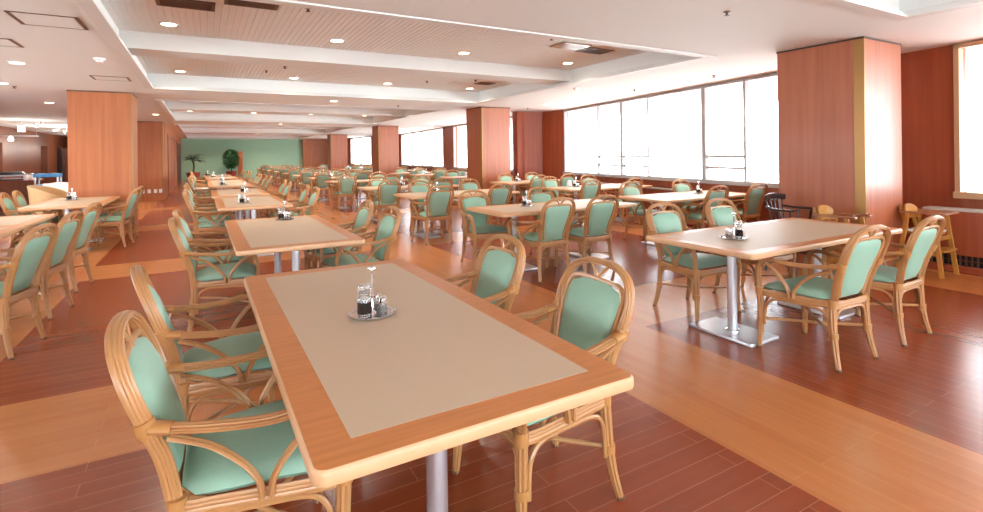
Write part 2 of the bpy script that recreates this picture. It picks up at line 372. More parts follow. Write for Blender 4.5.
# pillars
def pillar(x0, x1, y0, y1, label, corner=True):
    root = tag(obj('pillar', MB().box(x0, x1, y0, y1, 0.0, ZC + .005), M['pillar_shaded' if x0 > 0 else 'pillar'], None, False), label, 'pillar', None, 'structure')
    c = MB()
    if corner: c.box(x0 - .004, x0 + .02, y0 - .004, y0 + .10, 0, ZC - .002)
    else: c.box(x1 - .02, x1 + .004, y0 - .004, y0 + .03, 0, ZC - .002)
    obj('corner_strip', c, M['brass'], root, False)
    obj('top_band', MB().box(x0 - .006, x1 + .006, y0 - .006, y1 + .006, ZC - .02, ZC - .001), M['dark_brown'], root, False)  # dark brown band round the pillar top, just below the ceiling
    return root
for (a, b, c, d, l, s) in [
    (6.08, 6.90, 2.74, 3.67, 'large timber pillar beside the children chairs', 1), (6.09, 6.92, 11.2, 12.05, 'timber pillar at the end of the long window', 1),
    (6.09, 6.92, 19.75, 20.6, 'third timber pillar along the window side', 1), (6.09, 6.98, 28.3, 29.15, 'fourth timber pillar near the green wall', 1),
    (-1.99, -1.08, 11.2, 12.05, 'wide orange timber pillar behind the buffet-side tables', 0), (-1.78, -1.09, 19.72, 20.6, 'second left pillar with a row of outlets', 0)]:
    pillar(a, b, c, d, l, s)
o = thing('outlet_strip', 'row of four white outlets low on the second left pillar', 'outlet', (0, 0, 0))
for x in (-1.64, -1.47, -1.30, -1.16): obj('outlet', MB().box(x - .045, x + .045, 19.70, 19.722, .24, .36), M['white_plastic'], o, False, .004)
o = tag(obj('wall_outlet', MB().box(-1.09, -1.07, 24.0, 24.12, .35, .50), M['white_plastic'], None, False), 'small white wall outlet on the timber partition', 'outlet')
# radiator cover on the right wall
rc = thing('radiator_cover', 'long red-brown radiator cover under the framed window', 'radiator cover')
obj('casing', MB().box(7.17, 7.36, 0.3, 2.64, .19, .665), M['panel_red'], rc, False)
obj('top', MB().box(7.155, 7.365, 0.3, 2.655, .665, .69), M['sill'], rc, False, .004)
obj('plinth', MB().box(7.18, 7.36, 0.3, 2.64, 0, .07), M['panel_red'], rc, False)
gr = obj('grille', MB().box(7.24, 7.36, 0.3, 2.63, .07, .19), M['black'], rc, False)
fb = MB()
for i in range(46): fb.box(7.195, 7.21, .33 + i * .05, .345 + i * .05, .075, .185)
fb.box(7.19, 7.2, 0.3, 2.63, .125, .135)
obj('grille_bar', fb, M['dark_vent'], rc, False)['kind'] = 'stuff'
rc2 = thing('radiator_cover', 'low radiator cover under the long window between pillars', 'radiator cover')
P, Q = Vector((7.58, 4.3, 0)), Vector((8.60, 10.6, 0)); d, nr = facing(P, Q); X = Matrix.Translation(P) @ Matrix(((d.x, nr.x, 0, 0), (d.y, nr.y, 0, 0), (0, 0, 1, 0), (0, 0, 0, 1)))
obj('casing', MB().box(0, (Q - P).length, 0, .16, .02, .615, X), M['panel_red'], rc2, False)
obj('top', MB().box(-.01, (Q - P).length + .01, 0, .175, .615, .64, X), M['sill'], rc2, False)
# ------------------------------------------------------------------ ceiling fittings
def disc_light(x, y, z, label, r=.075, power=0):
    t = thing('downlight', label, 'downlight', (x, y, z), 0, 'recessed downlights')
    ld = bpy.data.lights.new('downlight_lamp', 'SPOT'); ld.energy = power or 40; ld.color = (1, .93, .82); ld.spot_size = R(140); ld.spot_blend = .8; ld.shadow_soft_size = .06
    lo = bpy.data.objects.new('downlight_lamp', ld); COL.objects.link(lo); lo.parent = t; lo.location = (0, 0, -.03)
    link('trim_ring', DL_RING, t)
    link('lens', DL_LENS, t)
    return t
DL_RING = MB().lathe([(.098, 0), (.098, -.008), (.074, -.010), (.074, -.003)], n=24).mesh('trim_ring', M['white_trim'])
DL_LENS = MB().lathe([(.073, -.002), (.073, -.006), (.03, -.0075)], n=24).mesh('lens', M['lamp'])
for j, (yy, half) in enumerate(((6.5, 'near half'), (9.93, 'far half'))):
    for i, xx in enumerate((-.29, 1.49, 3.26, 5.11)):
        disc_light(xx, yy, ZT, 'round downlight %s from the left, %s of the first full coffer' % (ordn[i], half))
for j, (yy, wh) in enumerate(((14.7, 'near half of the second'), (18.2, 'far half of the second'), (23.3, 'near half of the third'), (26.7, 'far half of the third'), (31.7, 'near half of the last'), (35.0, 'far half of the last'))):  # unseen downlights added to brighten the deep end of the room
    for i, xx in enumerate((-.29, 1.49, 3.26, 5.11)):
        disc_light(xx, yy, ZT, 'unseen added downlight %s from the left, %s distant coffer' % (ordn[i], wh), power=75)
for k, yy in enumerate((11.25, 19.75, 28.3)): disc_light(2.49, yy, ZC, 'round downlight in the %s flat band between coffers' % ordn[k])
for k, (xx, yy) in enumerate(((7.24, 4.66), (7.27, 7.37), (7.27, 10.09))): disc_light(xx, yy, ZC, 'round downlight along the window soffit, %s from the large pillar' % ordn[k])
for k, (xx, yy) in enumerate(((-2.67, 10.6), (-2.75, 13.83), (-1.95, 8.3), (-1.06, 16.49))):
    disc_light(xx, yy, ZC, 'round downlight in the left soffit ' + ('before the orange pillar', 'beyond the soffit edge by the buffet', 'at the picture edge over the buffet-side tables', 'past the orange pillar')[k])
SPR = MB().lathe([(.03, 0), (.03, -.006), (.012, -.01), (.012, -.03), (.022, -.032), (.022, -.036)], n=12).mesh('sprinkler_head', M['dark_vent'])
for x, y, z, l in [(.92, 5.21, ZT, 'first coffer near its front edge'), (3.81, 5.16, ZT, 'first coffer near the yellow vent'), (.96, 9.3, ZT, 'far half of the first coffer, left one'), (1.18, 8.75, ZT, 'far half of the first coffer, near the beam'),
                   (3.85, 9.3, ZT, 'far half of the first coffer, right one'), (4.65, 8.78, ZT, 'far half of the first coffer beside the pale vent'), (3.92, 2.8, ZC, 'flat band in front of the large pillar'), (7.0, 5.24, ZC, 'window soffit near the large pillar'),
                   (7.16, 7.09, ZC, 'window soffit above the middle of the long window'), (7.4, 11.1, ZC, 'window soffit by the second pillar'), (-2.62, 11.0, ZC, 'left soffit beside the downlight'), (4.1, 11.7, ZC, 'flat band before the second pillar')]:
    o = tag(link('sprinkler_head', SPR, None, (x, y, z)), 'small dark sprinkler in the ' + l, 'sprinkler', 'ceiling sprinklers')
def ceil_box(name, x0, x1, y0, y1, z, m, label, cat, lou=True):
    t = thing(name, label, cat, ((x0 + x1) / 2, (y0 + y1) / 2, z)); a = (x1 - x0) / 2; b = (y1 - y0) / 2
    f = MB()
    f.box(-a, a, -b, -b + .03, -.012, 0); f.box(-a, a, b - .03, b, -.012, 0); f.box(-a, -a + .03, -b, b, -.012, 0); f.box(a - .03, a, -b, b, -.012, 0)
    obj('frame', f, m, t, False)
    if lou:
        s = MB(); n = max(3, int(2 * b / .04))
        for i in range(n):
            yy = -b + .03 + (i + .5) * (2 * b - .06) / n; s.box(-a + .03, a - .03, yy - .004, yy + .012, -.010, -.002)
        obj('louvre', s, m, t, False)
        obj('backing', MB().box(-a + .02, a - .02, -b + .02, b - .02, -.002, .0), M['dark_brown'] if m is not M['white_trim'] else m, t, False)
    return t
ceil_box('ceiling_vent', -.35, .13, 5.42, 5.72, ZT, M['dark_vent'], 'dark brown vent at the left of the first coffer', 'vent')
ceil_box('ceiling_vent', .2, .66, 5.12, 5.4, ZT, M['dark_vent'], 'brown-edged vent near the front of the first coffer', 'vent')
ceil_box('ceiling_vent', 4.62, 5.08, 5.4, 5.7, ZT, M['dark_vent'], 'dark vent at the right of the first coffer', 'vent')
t = ceil_box('ceiling_vent', 4.1, 4.58, 5.3, 5.6, ZT, M['yellow_wood'], 'yellowish vent beside the dark one in the coffer', 'vent')
ceil_box('ceiling_vent', 4.35, 4.75, 9.1, 9.4, ZT, M['white_trim'], 'pale greyish vent in the far half of the coffer', 'vent')
ceil_box('ceiling_vent', 4.85, 5.2, 8.95, 9.25, ZT, M['dark_vent'], 'brown vent in the far half of the coffer', 'vent')
def hatch(x0, x1, y0, y1, label):
    t = thing('ceiling_hatch', label, 'hatch', ((x0 + x1) / 2, (y0 + y1) / 2, ZC)); a = (x1 - x0) / 2; b = (y1 - y0) / 2
    f = MB().box(-a, a, -b, -b + .012, -.006, 0).box(-a, a, b - .012, b, -.006, 0).box(-a, -a + .03, -b, b, -.006, 0).box(a - .03, a, -b, b, -.006, 0)
    obj('frame', f, M['dark_vent'], t, False); obj('cover', MB().box(-a + .03, a - .03, -b + .012, b - .012, -.004, 0), M['white_ceiling'], t, False)
hatch(-1.36, -.89, 5.46, 5.93, 'square access hatch with brown edges in the left soffit')
hatch(-1.38, -.92, 9.15, 9.58, 'farther access hatch near the orange pillar')
hatch(-2.1, -1.62, 6.72, 7.15, 'access hatch cut by the left picture edge')
for x, y, l in ((-1.04, 7.57, 'round white smoke detector on the left soffit'), (5.98, 7.36, 'round cream smoke detector beside the dividing beam')):
    t = thing('smoke_detector', l, 'smoke detector', (x, y, ZC)); obj('base', MB().lathe([(.06, 0), (.06, -.02), (.05, -.025)], n=20), M['white_plastic'], t); obj('sensor', MB().lathe([(.035, -.024), (.04, -.045), (.02, -.055)], n=16), M['white_plastic'], t)

# ------------------------------------------------------------------ rattan chair
def bundle(K, a, b, dep=.16, per=4):
    out = []
    for i in range(K * per):
        th = 2 * math.pi * i / (K * per); k = 1 - dep * (1 - abs(math.sin(K * th / 2)))
        out.append((a * k * math.cos(th), b * k * math.sin(th)))
    return out
def circ(a, b, n): return [(a * math.cos(2 * math.pi * i / n), b * math.sin(2 * math.pi * i / n)) for i in range(n)]
def back_y(z): return -.197 - max(0, z - .38) * .20 - max(0, z - .55) * .16
HOOP = [(.180, .36), (.178, .44), (.190, .54), (.207, .64), (.215, .71), (.208, .770), (.178, .826), (.125, .859), (.062, .873)]
PADH = [(.118, .43), (.135, .52), (.152, .62), (.163, .70), (.164, .745), (.150, .779), (.115, .795), (.055, .798)]
def mirror_loop(H):
    L_ = [(x, back_y(z), z) for x, z in H]; return L_ + [(0, back_y(H[-1][1] + .003), H[-1][1] + .003)] + [(-x, y, z) for x, y, z in L_[::-1]]
def grid_pad(levels, y_of, z_of, th, ns=9, bulge=1.0, back=1.0):
    """levels: [(t, halfwidth)], closed cushion; front side bulges"""
    fr = []; bk = []
    S = [math.sin(math.pi / 2 * (-1 + 2 * i / (ns - 1))) for i in range(ns)]
    n = len(levels)
    for j, (t, hw) in enumerate(levels):
        e = min(j, n - 1 - j); ed = (0.0, .55, .85, 1.0)[min(e, 3)]
        rf = []; rbk = []
        for s in S:
            k = (1 - abs(s) ** 5) ** .5 if abs(s) < 1 else 0
            h = th * k * ed
            rf.append(h * bulge); rbk.append(h * back)
        fr.append(rf); bk.append(rbk)
    return S, fr, bk
def build_cushion(levels, th_f, th_b, place, ns=9):
    S, fr, bk = grid_pad(levels, None, None, 1.0, ns)
    mb = MB(); n = len(levels); vs = []
    for j, (t, hw) in enumerate(levels):
        for i, s in enumerate(S): vs.append(place(s * hw, t, th_f * fr[j][i]))
    for j, (t, hw) in enumerate(levels):
        for i, s in enumerate(S): vs.append(place(s * hw, t, -th_b * bk[j][i]))
    fs = []; o = n * ns
    for j in range(n - 1):
        for i in range(ns - 1):
            a = j * ns + i; fs.append((a, a + 1, a + ns + 1, a + ns)); fs.append((o + a, o + a + ns, o + a + ns + 1, o + a + 1))
    for j in range(n - 1):
        a = j * ns; fs.append((a, a + ns, o + a + ns, o + a)); a = j * ns + ns - 1; fs.append((a, o + a, o + a + ns, a + ns))
    for i in range(ns - 1):
        fs.append((i, o + i, o + i + 1, i + 1)); a = (n - 1) * ns + i; fs.append((a, a + 1, o + a + 1, o + a))
    return mb.add(vs, fs)
def chair_geo(hi):
    """dict name -> list of (MB, material key); each entry is one part (or sub-part with parent index)"""
    K = (8, 4) if hi else (5, 2); sp = 6 if hi else 3
    prof = lambda a, b, k=8: bundle(k, a, b, .27, 5) if hi else circ(a, b, 5)
    G = []
    # seat cushion
    lv = []
    for i in range(13):
        t = i / 12; y = -.19 + .435 * t; hw = .188 + .068 * t ** .8
        d = min(t, 1 - t) * .435; rr = .055
        if d < rr: hw -= .055 * (1 - math.sqrt(max(0, 1 - (1 - d / rr) ** 2)))
        lv.append((y, hw))
    G.append(('seat', build_cushion(lv, .042, .03, lambda x, y, h: (x, y, .425 + h - .006 * (abs(y - .05) / .2)), 11 if hi else 7), 'green', None))
    # back pad
    pts = spline([(x, 0, z) for x, z in PADH], 3)
    zs = [.425] + [p.z for p in pts]; lv = []
    for i in range(15):
        z = .425 + (.804 - .425) * (i / 14)
        hw = PADH[0][0]
        for (x0, z0), (x1, z1) in zip(PADH, PADH[1:]):
            if z0 <= z <= z1: hw = x0 + (x1 - x0) * (z - z0) / (z1 - z0)
        if z < .45: hw = .100 + (.118 - .100) * (z - .425) / .025
        if z > .798: hw = .05
        lv.append((z, hw))
    G.append(('backrest', build_cushion(lv, .030, .022, lambda x, z, h: (x, back_y(z) + .004 + h, z), 9 if hi else 7), 'green', None))
    pf = MB().tube(spline(mirror_loop([(x + .011, z + .006) for x, z in PADH]), sp), .0105, 8 if hi else 5)
    G.append(('pad_frame', pf, 'rattan', 'backrest'))
    hoop = MB().sweep(spline(mirror_loop(HOOP), sp), prof(.0225, .0145, 10), lambda i, t: (0, 1, 0))
    G.append(('back_frame', hoop, 'rattan', None))
    orn = MB()
    for s in (-1, 1):
        orn.tube(spline([(s * .004, back_y(.79), .794), (s * .010, back_y(.815), .816), (s * .030, back_y(.84), .842), (s * .060, back_y(.865), .866)], 4), .0075, 6)
    G.append(('top_ornament', orn, 'rattan', 'back_frame'))
    # seat frame loop
    lo = [(.178, -.20), (.205, -.10), (.235, .04), (.258, .17), (.252, .225), (.20, .252), (.10, .262)]
    loop = [(x, y, .385) for x, y in lo] + [(-x, y, .385) for x, y in lo[::-1]] + [(-.09, -.212, .385), (.09, -.212, .385)]
    sf = MB().sweep(spline(loop, 4 if hi else 2, True), prof(.012, .024, 7), lambda i, t: (t.y, -t.x, 0), None, True)
    G.append(('seat_frame', sf, 'rattan', None))
    # arches under the rail, one strand each
    def arch(p, q, zt=.350):
        p = Vector(p); q = Vector(q); L = q - p; out = []
        for u, z in ((.045, .17), (.05, .24), (.085, .31), (.20, zt), (.5, zt + .006), (.80, zt), (.915, .31), (.95, .24), (.955, .17)):
            c = p + L * u; out.append((c.x, c.y, z))
        return out
    corners = {'fl': (-.255, .225), 'fr': (.255, .225), 'rl': (-.190, -.205), 'rr': (.190, -.205)}
    for a, b in (('fl', 'rl'), ('fr', 'rr'), ('fl', 'fr'), ('rl', 'rr')):
        G.append(('arch_brace', MB().tube(spline([(*corners[a], 0), ] and arch((*corners[a], 0), (*corners[b], 0)), 4 if hi else 2), .0095, 7 if hi else 5), 'rattan', None))
    for s in (-1, 1):
        # arms
        arm = [(s * .212, back_y(.63) + .0, .638), (s * .236, -.12, .618), (s * .262, .02, .612), (s * .276, .12, .622), (s * .280, .185, .612), (s * .276, .228, .56), (s * .268, .236, .50), (s * .262, .236, .42), (s * .258, .234, .37)]
        G.append(('arm', MB().sweep(spline(arm, sp), prof(.0245, .0135, 9), lambda i, t, s=s: (1, .05, 0)), 'rattan', None))
        b1 = [(s * .250, .035, .39), (s * .254, .042, .44), (s * .263, .075, .50), (s * .272, .13, .56), (s * .277, .185, .592)]
        b2 = [(s * .247, .010, .39), (s * .247, .003, .44), (s * .240, -.04, .50), (s * .228, -.12, .565), (s * .216, -.215, .605)]
        for b in (b1, b2): G.append(('arm_brace', MB().sweep(spline(b, sp), prof(.016, .010, 6), lambda i, t: (1, 0, 0)), 'rattan', 'arm'))
        bd = MB().sweep([(s * .213, back_y(.63) + .006, .638), (s * .222, back_y(.63) + .055, .630)], circ(.0265, .0165, 14), (1, 0, 0)).sweep([(s * .209, back_y(.62), .618), (s * .212, back_y(.66), .658)], circ(.0265, .0215, 14), (0, 1, 0))
        G.append(('binding', bd, 'binding', 'arm'))
        # legs: front then rear
        fl = [(s * .257, .236, .40), (s * .251, .234, .30), (s * .249, .233, .20), (s * .253, .236, .10), (s * .261, .243, .0)]
        rl = [(s * .180, back_y(.38), .40), (s * .186, -.200, .30), (s * .190, -.208, .20), (s * .198, -.222, .10), (s * .211, -.246, .0)]
        for leg in (fl, rl):
            p = spline(leg, 4 if hi else 2); n = len(p)
            G.append(('leg', MB().sweep(p, prof(.024, .022, 7), (1, 0, 0), [1.06 - .40 * (i / (n - 1)) ** 1.6 for i in range(n)]), 'rattan', None))
            if hi:
                q = Vector(leg[2]); G.append(('binding', MB().sweep([q + Vector((0, 0, .016)), q - Vector((0, 0, .016))], circ(.0255, .0245, 12), (1, 0, 0)), 'binding', 'leg'))
                q = Vector(leg[0]); G.append(('binding', MB().sweep([q + Vector((0, 0, .018)), q - Vector((0, 0, .030))], circ(.0275, .0265, 12), (1, 0, 0)), 'binding', 'leg'))
                q = Vector(leg[4]); G.append(('foot_cap', MB().lathe([(.012, 0), (.016, .001), (.0165, .012)], q, 12), 'bark', 'leg'))
    for s in (-1, 1):
        G.append(('stretcher', MB().tube([(s * .249, .228, .205), (0, .012, .205 + .012 * s), (-s * .190, -.205, .205)], .0095, 8 if hi else 5), 'rattan', None))
    return G
GH = chair_geo(True); GL = chair_geo(False)
def proto_chair(label):
    t = thing('rattan_armchair', label, 'chair', (0, 0, 0)); last = {}
    for nm, mb, mk, par in GH:
        if nm in ('pad_frame',): p = last['backrest']
        elif par: p = last[par]
        else: p = t
        o = obj(nm, mb, M[mk], p); last[nm] = o
    return t
def low_mesh():
    mb = MB(); idx = []; keys = ['green', 'rattan', 'binding']
    for nm, m, mk, par in GL:
        if nm == 'binding': continue
        idx += [keys.index(mk)] * len(m.f); mb.merge(m)
    return mb.mesh('rattan_armchair', [M[k] for k in keys], True, idx)
LOW = low_mesh(); PROTO = [None]
def place_chair(x, y, rz, label, group, detailed):
    if detailed:
        if PROTO[0] is None:
            c = proto_chair(label); c.location = (x, y, 0); c.rotation_euler = (0, 0, rz); c['group'] = group; PROTO[0] = c; return c
        return dup(PROTO[0], (x, y, 0), rz, label, group)
    return tag(link('rattan_armchair', LOW, None, (x, y, 0), rz), label, 'chair', group)

# ------------------------------------------------------------------ tables
TW, TL_, TH = .91, 2.007, .70
def rrect(a, b, r, n=5):
    out = []
    for cx, cy, s in ((a - r, b - r, 0), (-a + r, b - r, 90), (-a + r, -b + r, 180), (a - r, -b + r, 270)):
        for i in range(n + 1):
            th = R(s + 90 * i / n); out.append((cx + r * math.cos(th), cy + r * math.sin(th)))
    return out
def slab(a, b, prof, r=.03):
    """stack of rounded rectangles: prof = [(inset, z)]"""
    mb = MB(); vs = []; fs = []; k = None
    for ins, z in prof:
        o = rrect(a - ins, b - ins, max(.004, r - ins)); k = len(o); vs += [(x, y, z) for x, y in o]
    for j in range(len(prof) - 1):
        for i in range(k): i2 = (i + 1) % k; fs.append((j * k + i, j * k + i2, (j + 1) * k + i2, (j + 1) * k + i))
    fs.append(tuple(range(k))[::-1]); fs.append(tuple((len(prof) - 1) * k + i for i in range(k)))
    return mb.add(vs, fs)
TABLE = {}
def make_table(label, loc, rz, length=TL_):
    """local long axis = y"""
    key = round(length, 2)
    if key in TABLE: return dup(TABLE[key], loc, rz, label, 'dining tables')
    t = thing('dining_table', label, 'table', loc, rz, 'dining tables'); a = TW / 2; b = length / 2
    top = obj('tabletop', slab(a, b, [(.010, TH - .038), (.002, TH - .034), (0, TH - .026), (0, TH - .010), (.002, TH - .004), (.007, TH)], .035), M['edge_wood'], t)
    top.data.materials.append(M['bullnose'])
    top.data.polygons.foreach_set('material_index', [1 if abs(p.normal.z) < .9 else 0 for p in top.data.polygons])
    obj('inlay', MB().box(-a + .102, a - .102, -b + .102, b - .102, TH - .002, TH + .0006), M['taupe'], top, False)
    for s in (-1, 1):
        y = s * (b - .43)
        obj('pole', MB().lathe([(.034, .02), (.034, TH - .036)], (0, y, 0), 24), M['steel'], t)
        bp = obj('base_plate', slab(.262, .165, [(.006, 0), (0, .004), (0, .018), (.003, .022)], .02), M['steel'], t, loc=(0, y, 0))
        obj('collar', MB().lathe([(.05, .022), (.05, .027), (.036, .031)], (0, 0, 0), 24), M['chrome'], bp)
        obj('mounting_plate', MB().box(-.14, .14, y - .14, y + .14, TH - .046, TH - .0375), M['black'], t, False)
    TABLE[key] = t
    return t
# cruet sets
def tray_root(label, loc):
    t = thing('cruet_tray', label, 'tray', loc, 0, 'cruet trays')
    obj('dish', MB().lathe([(.05, 0), (.088, .0), (.094, .010), (.096, .012), (.094, .013), (.086, .005), (.03, .005)], n=36), M['chrome'], t)
    h = obj('handle', MB().lathe([(.016, .005), (.012, .012), (.0055, .022), (.0045, .10), (.0055, .155), (.0045, .17), (.004, .182)], n=14), M['chrome'], t)
    kn = MB()
    for a in range(3):
        th = a * 2.094; kn.lathe([(.002, -.008), (.0075, -.004), (.0085, 0), (.0075, .004), (.002, .008)], (.010 * math.cos(th), .010 * math.sin(th), .186), 10)
    obj('finial', kn, M['chrome'], h)
    return t
def bottle_root(label, loc):
    t = thing('soy_sauce_bottle', label, 'bottle', loc, 0, 'soy sauce bottles')
    t.scale = (1.2, 1.2, 1.15)
    obj('body', MB().lathe([(.019, 0), (.023, .004), (.023, .062), (.020, .070), (.017, .074), (.0175, .078)], n=22), M['glass'], t)
    obj('sauce', MB().lathe([(.019, .010), (.0236, .014), (.0236, .052), (.020, .053)], n=22), M['soy'], t)
    st = MB().lathe([(.018, .078), (.020, .082), (.016, .090), (.008, .094)], n=18)
    for s in (-1, 1): st.lathe([(.003, .088), (.011, .092), (.013, .100), (.010, .109), (.003, .112)], (s * .011, 0, 0), 12)
    obj('stopper', st, M['glass'], t)
    return t
def shaker_root(label, loc):
    t = thing('salt_shaker', label, 'shaker', loc, 0, 'salt and pepper shakers')
    obj('body', MB().lathe([(.016, 0), (.0185, .003), (.0165, .03), (.0155, .045)], n=18), M['glass'], t)
    obj('contents', MB().lathe([(.0145, .004), (.0140, .028)], n=14), M['pepper'], t)
    obj('cap', MB().lathe([(.0165, .044), (.0175, .050), (.016, .062), (.008, .068)], n=18), M['chrome'], t)
    return t
def napkin_root(label, loc):
    t = thing('napkin_holder', label, 'napkin holder', loc, R(25), 'napkin holders')
    obj('holder', MB().box(-.05, .05, -.03, .03, 0, .012).box(-.05, .05, -.03, -.027, 0, .07).box(-.05, .05, .027, .03, 0, .07), M['chrome'], t, False)
    obj('napkins', MB().box(-.045, .045, -.024, -.008, .012, .115).box(-.046, .044, -.007, .007, .012, .12).box(-.045, .045, .008, .024, .012, .112), M['porcelain'], t, False)
    return t
PR = {}
def put(kind, fn, label, loc, rz=0):
    if kind not in PR: PR[kind] = fn(label, loc); PR[kind].rotation_euler.z = rz; return
    dup(PR[kind], loc, rz, label)
def cruets(x, y, where, ang=0.0, napkin=False, flip=1):
    z = TH + .0008
    c, s = math.cos(ang), math.sin(ang); P = lambda a, b: (x + a * c - b * s, y + a * s + b * c)
    put('tray', tray_root, 'round chrome cruet tray with upright handle on the ' + where, (x, y, z), ang)
    px, py = P(-.042 * flip, -.012); put('bottle', bottle_root, 'soy sauce bottle with dark contents on the tray, ' + where, (px, py, z + .0055), ang)
    px, py = P(.036 * flip, -.024); put('shaker', shaker_root, 'glass salt shaker at the front of the tray, ' + where, (px, py, z + .0055), ang)
    px, py = P(.040 * flip, .030); put('shaker', shaker_root, 'glass pepper shaker at the back of the tray, ' + where, (px, py, z + .0055), ang)
    if napkin:
        px, py = P(-.03, .17); put('napkin', napkin_root, 'white napkin holder beside the cruet tray, ' + where, (px, py, z), ang + .4)

jit = lambda s: random.uniform(-s, s)
def col_table(i, x0, y0, row, sides='LR', length=TL_, off=(.04, .065), spots=None, turn=(0, 0), detailed=True, cru=None, ang=0, napkin=False, lab=None, jx=.02):
    """long axis along y"""
    name = lab or '%s table of the %s' % (ordn[i], row)
    xc, yc = x0 + TW / 2, y0 + length / 2
    make_table('taupe-topped dining table with orange wooden edge, ' + name, (xc, yc, 0), 0, length)
    for s in sides:
        sp = (spots or {}).get(s, (-.40, .40))
        for k, dy in enumerate(sp):
            ox, tu = 0, None
            if isinstance(dy, tuple): dy, ox, tu = dy
            lb = 'green-padded rattan armchair, %s, %s side, %s seat' % (name, 'left' if s == 'L' else 'right', ('front', 'rear')[k] if len(sp) == 2 else 'single')
            if s == 'L': place_chair(x0 - off[0] - ox + jit(jx), yc + dy, R(-90 + (turn[0] if tu is None else tu)) + jit(.04), lb, 'rattan armchairs', detailed)
            else: place_chair(x0 + TW + off[1] + jit(jx), yc + dy, R(90 - turn[1]) + jit(.04), lb, 'rattan armchairs', detailed)
    if cru: cruets(cru[0], cru[1], name, ang, napkin)
def row_table(i, x0, y0, row, sides='NF', off=(.08, .08), detailed=True, cru=None, ang=0, napkin=False, spots=None, lab=None, jx=.02):
    """long axis along x"""
    name = lab or '%s table of the %s' % (ordn[i], row)
    xc, yc = x0 + TL_ / 2, y0 + TW / 2
    make_table('taupe-topped dining table with orange wooden edge, ' + name, (xc, yc, 0), R(90))
    for s in sides:
        sp = (spots or {}).get(s, (-.40, .40))
        for k, dx in enumerate(sp):
            lb = 'green-padded rattan armchair, %s, %s side, %s seat' % (name, 'near' if s == 'N' else 'far', ('left', 'right')[k] if len(sp) == 2 else 'single')
            if s == 'N': place_chair(xc + dx + jit(.02), y0 - off[0] + jit(jx), 0 + jit(.05), lb, 'rattan armchairs', detailed)
            else: place_chair(xc + dx + jit(.02), y0 + TW + off[1] + jit(jx), R(180) + jit(.05), lb, 'rattan armchairs', detailed)
    if cru: cruets(cru[0], cru[1], name, ang, napkin)

CR = 'central row'
col_table(0, .19, 1.085, CR, off=(.05, .065), cru=(.60, 2.06), ang=.25, lab='large front table', spots={'L': ((-.26, .005, 0), (.59, .04, 8)), 'R': (-.38, .41)}, jx=0)
col_table(1, .20, 3.95, CR, cru=(.74, 5.66), ang=.3, spots={'L': (-.29, .43), 'R': (-.46, .32)})
col_table(2, .17, 7.38, CR, cru=(.53, 8.0), napkin=True, spots={'L': (-.28, .42), 'R': (-.4, .4)})
col_table(3, .15, 9.75, CR, cru=(.7, 10.6))
col_table(4, .13, 12.9, CR, cru=(.45, 13.6), napkin=True, detailed=False)
col_table(5, .13, 14.95, CR, cru=(.5, 16.2), napkin=True, detailed=False)
col_table(6, .10, 18.1, CR, cru=(.35, 19.3), napkin=True, detailed=False)
col_table(7, .05, 20.4, CR, cru=(.2, 21.5), detailed=False)
BR = 'buffet-side row'
col_table(0, -2.44, 4.74, BR, sides='R', off=(.05, .20), spots={'R': (-.86, .12)}, turn=(0, 12), jx=0)
col_table(1, -2.44, 6.77, BR, sides='R', length=1.19, off=(.05, .20), spots={'R': (-.50,)}, turn=(0, 10), jx=0)
col_table(2, -2.16, 9.1, BR, off=(-.03, .01), cru=(-1.80, 10.4), napkin=True, turn=(0, 8), spots={'L': (-.23, .28), 'R': (-.36, .48)}, lab='table in front of the orange pillar')
MR = 'middle row'
row_table(0, 3.0, 1.98, MR, off=(.07, .07), cru=(3.44, 2.42), ang=2.6, lab='right front table near the pillar', jx=0, spots={'N': (-.40, .40), 'F': (-.33, .44)})
MSP = [{'N': (-.57, .07), 'F': (-.80, .26)}, {'N': (-.68, .37), 'F': (-.36, .68)}, {'N': (-.72, .42), 'F': (-.4, .6)}]
MY = [4.75, 7.52, 9.85, 13.1, 15.85, 18.6, 21.4, 24.2, 26.9, 29.7, 32.5]
for i, yy in enumerate(MY):
    row_table(i + 1, 2.83, yy, MR, detailed=i < 3, cru=(3.52 + (.0 if i == 0 else jit(.35)), yy + .58), ang=jit(.6), napkin=i > 2, off=(.09, -.12) if i == 0 else (.08, .10), spots=MSP[min(i, 2)])
WR = 'window row'
row_table(0, 5.42, 4.83, WR, cru=(6.75, 5.35), ang=.2, off=(-.08, -.04), spots={'N': (-.25, .70), 'F': (-.48, .70)})
row_table(1, 5.74, 7.2, WR, cru=(6.3, 7.8), napkin=True, off=(-.06, .16), spots={'N': (-.80, .24), 'F': (-.50, .53)})
row_table(2, 5.95, 9.72, WR, cru=(6.5, 10.2), off=(0, -.08))
for i, yy in enumerate((13.2, 15.8, 17.95, 21.5, 24.1, 26.2, 30.0, 32.6)):
    row_table(i + 3, 6.2, yy, WR, detailed=False, cru=(6.9 + jit(.3), yy + .5), napkin=True)

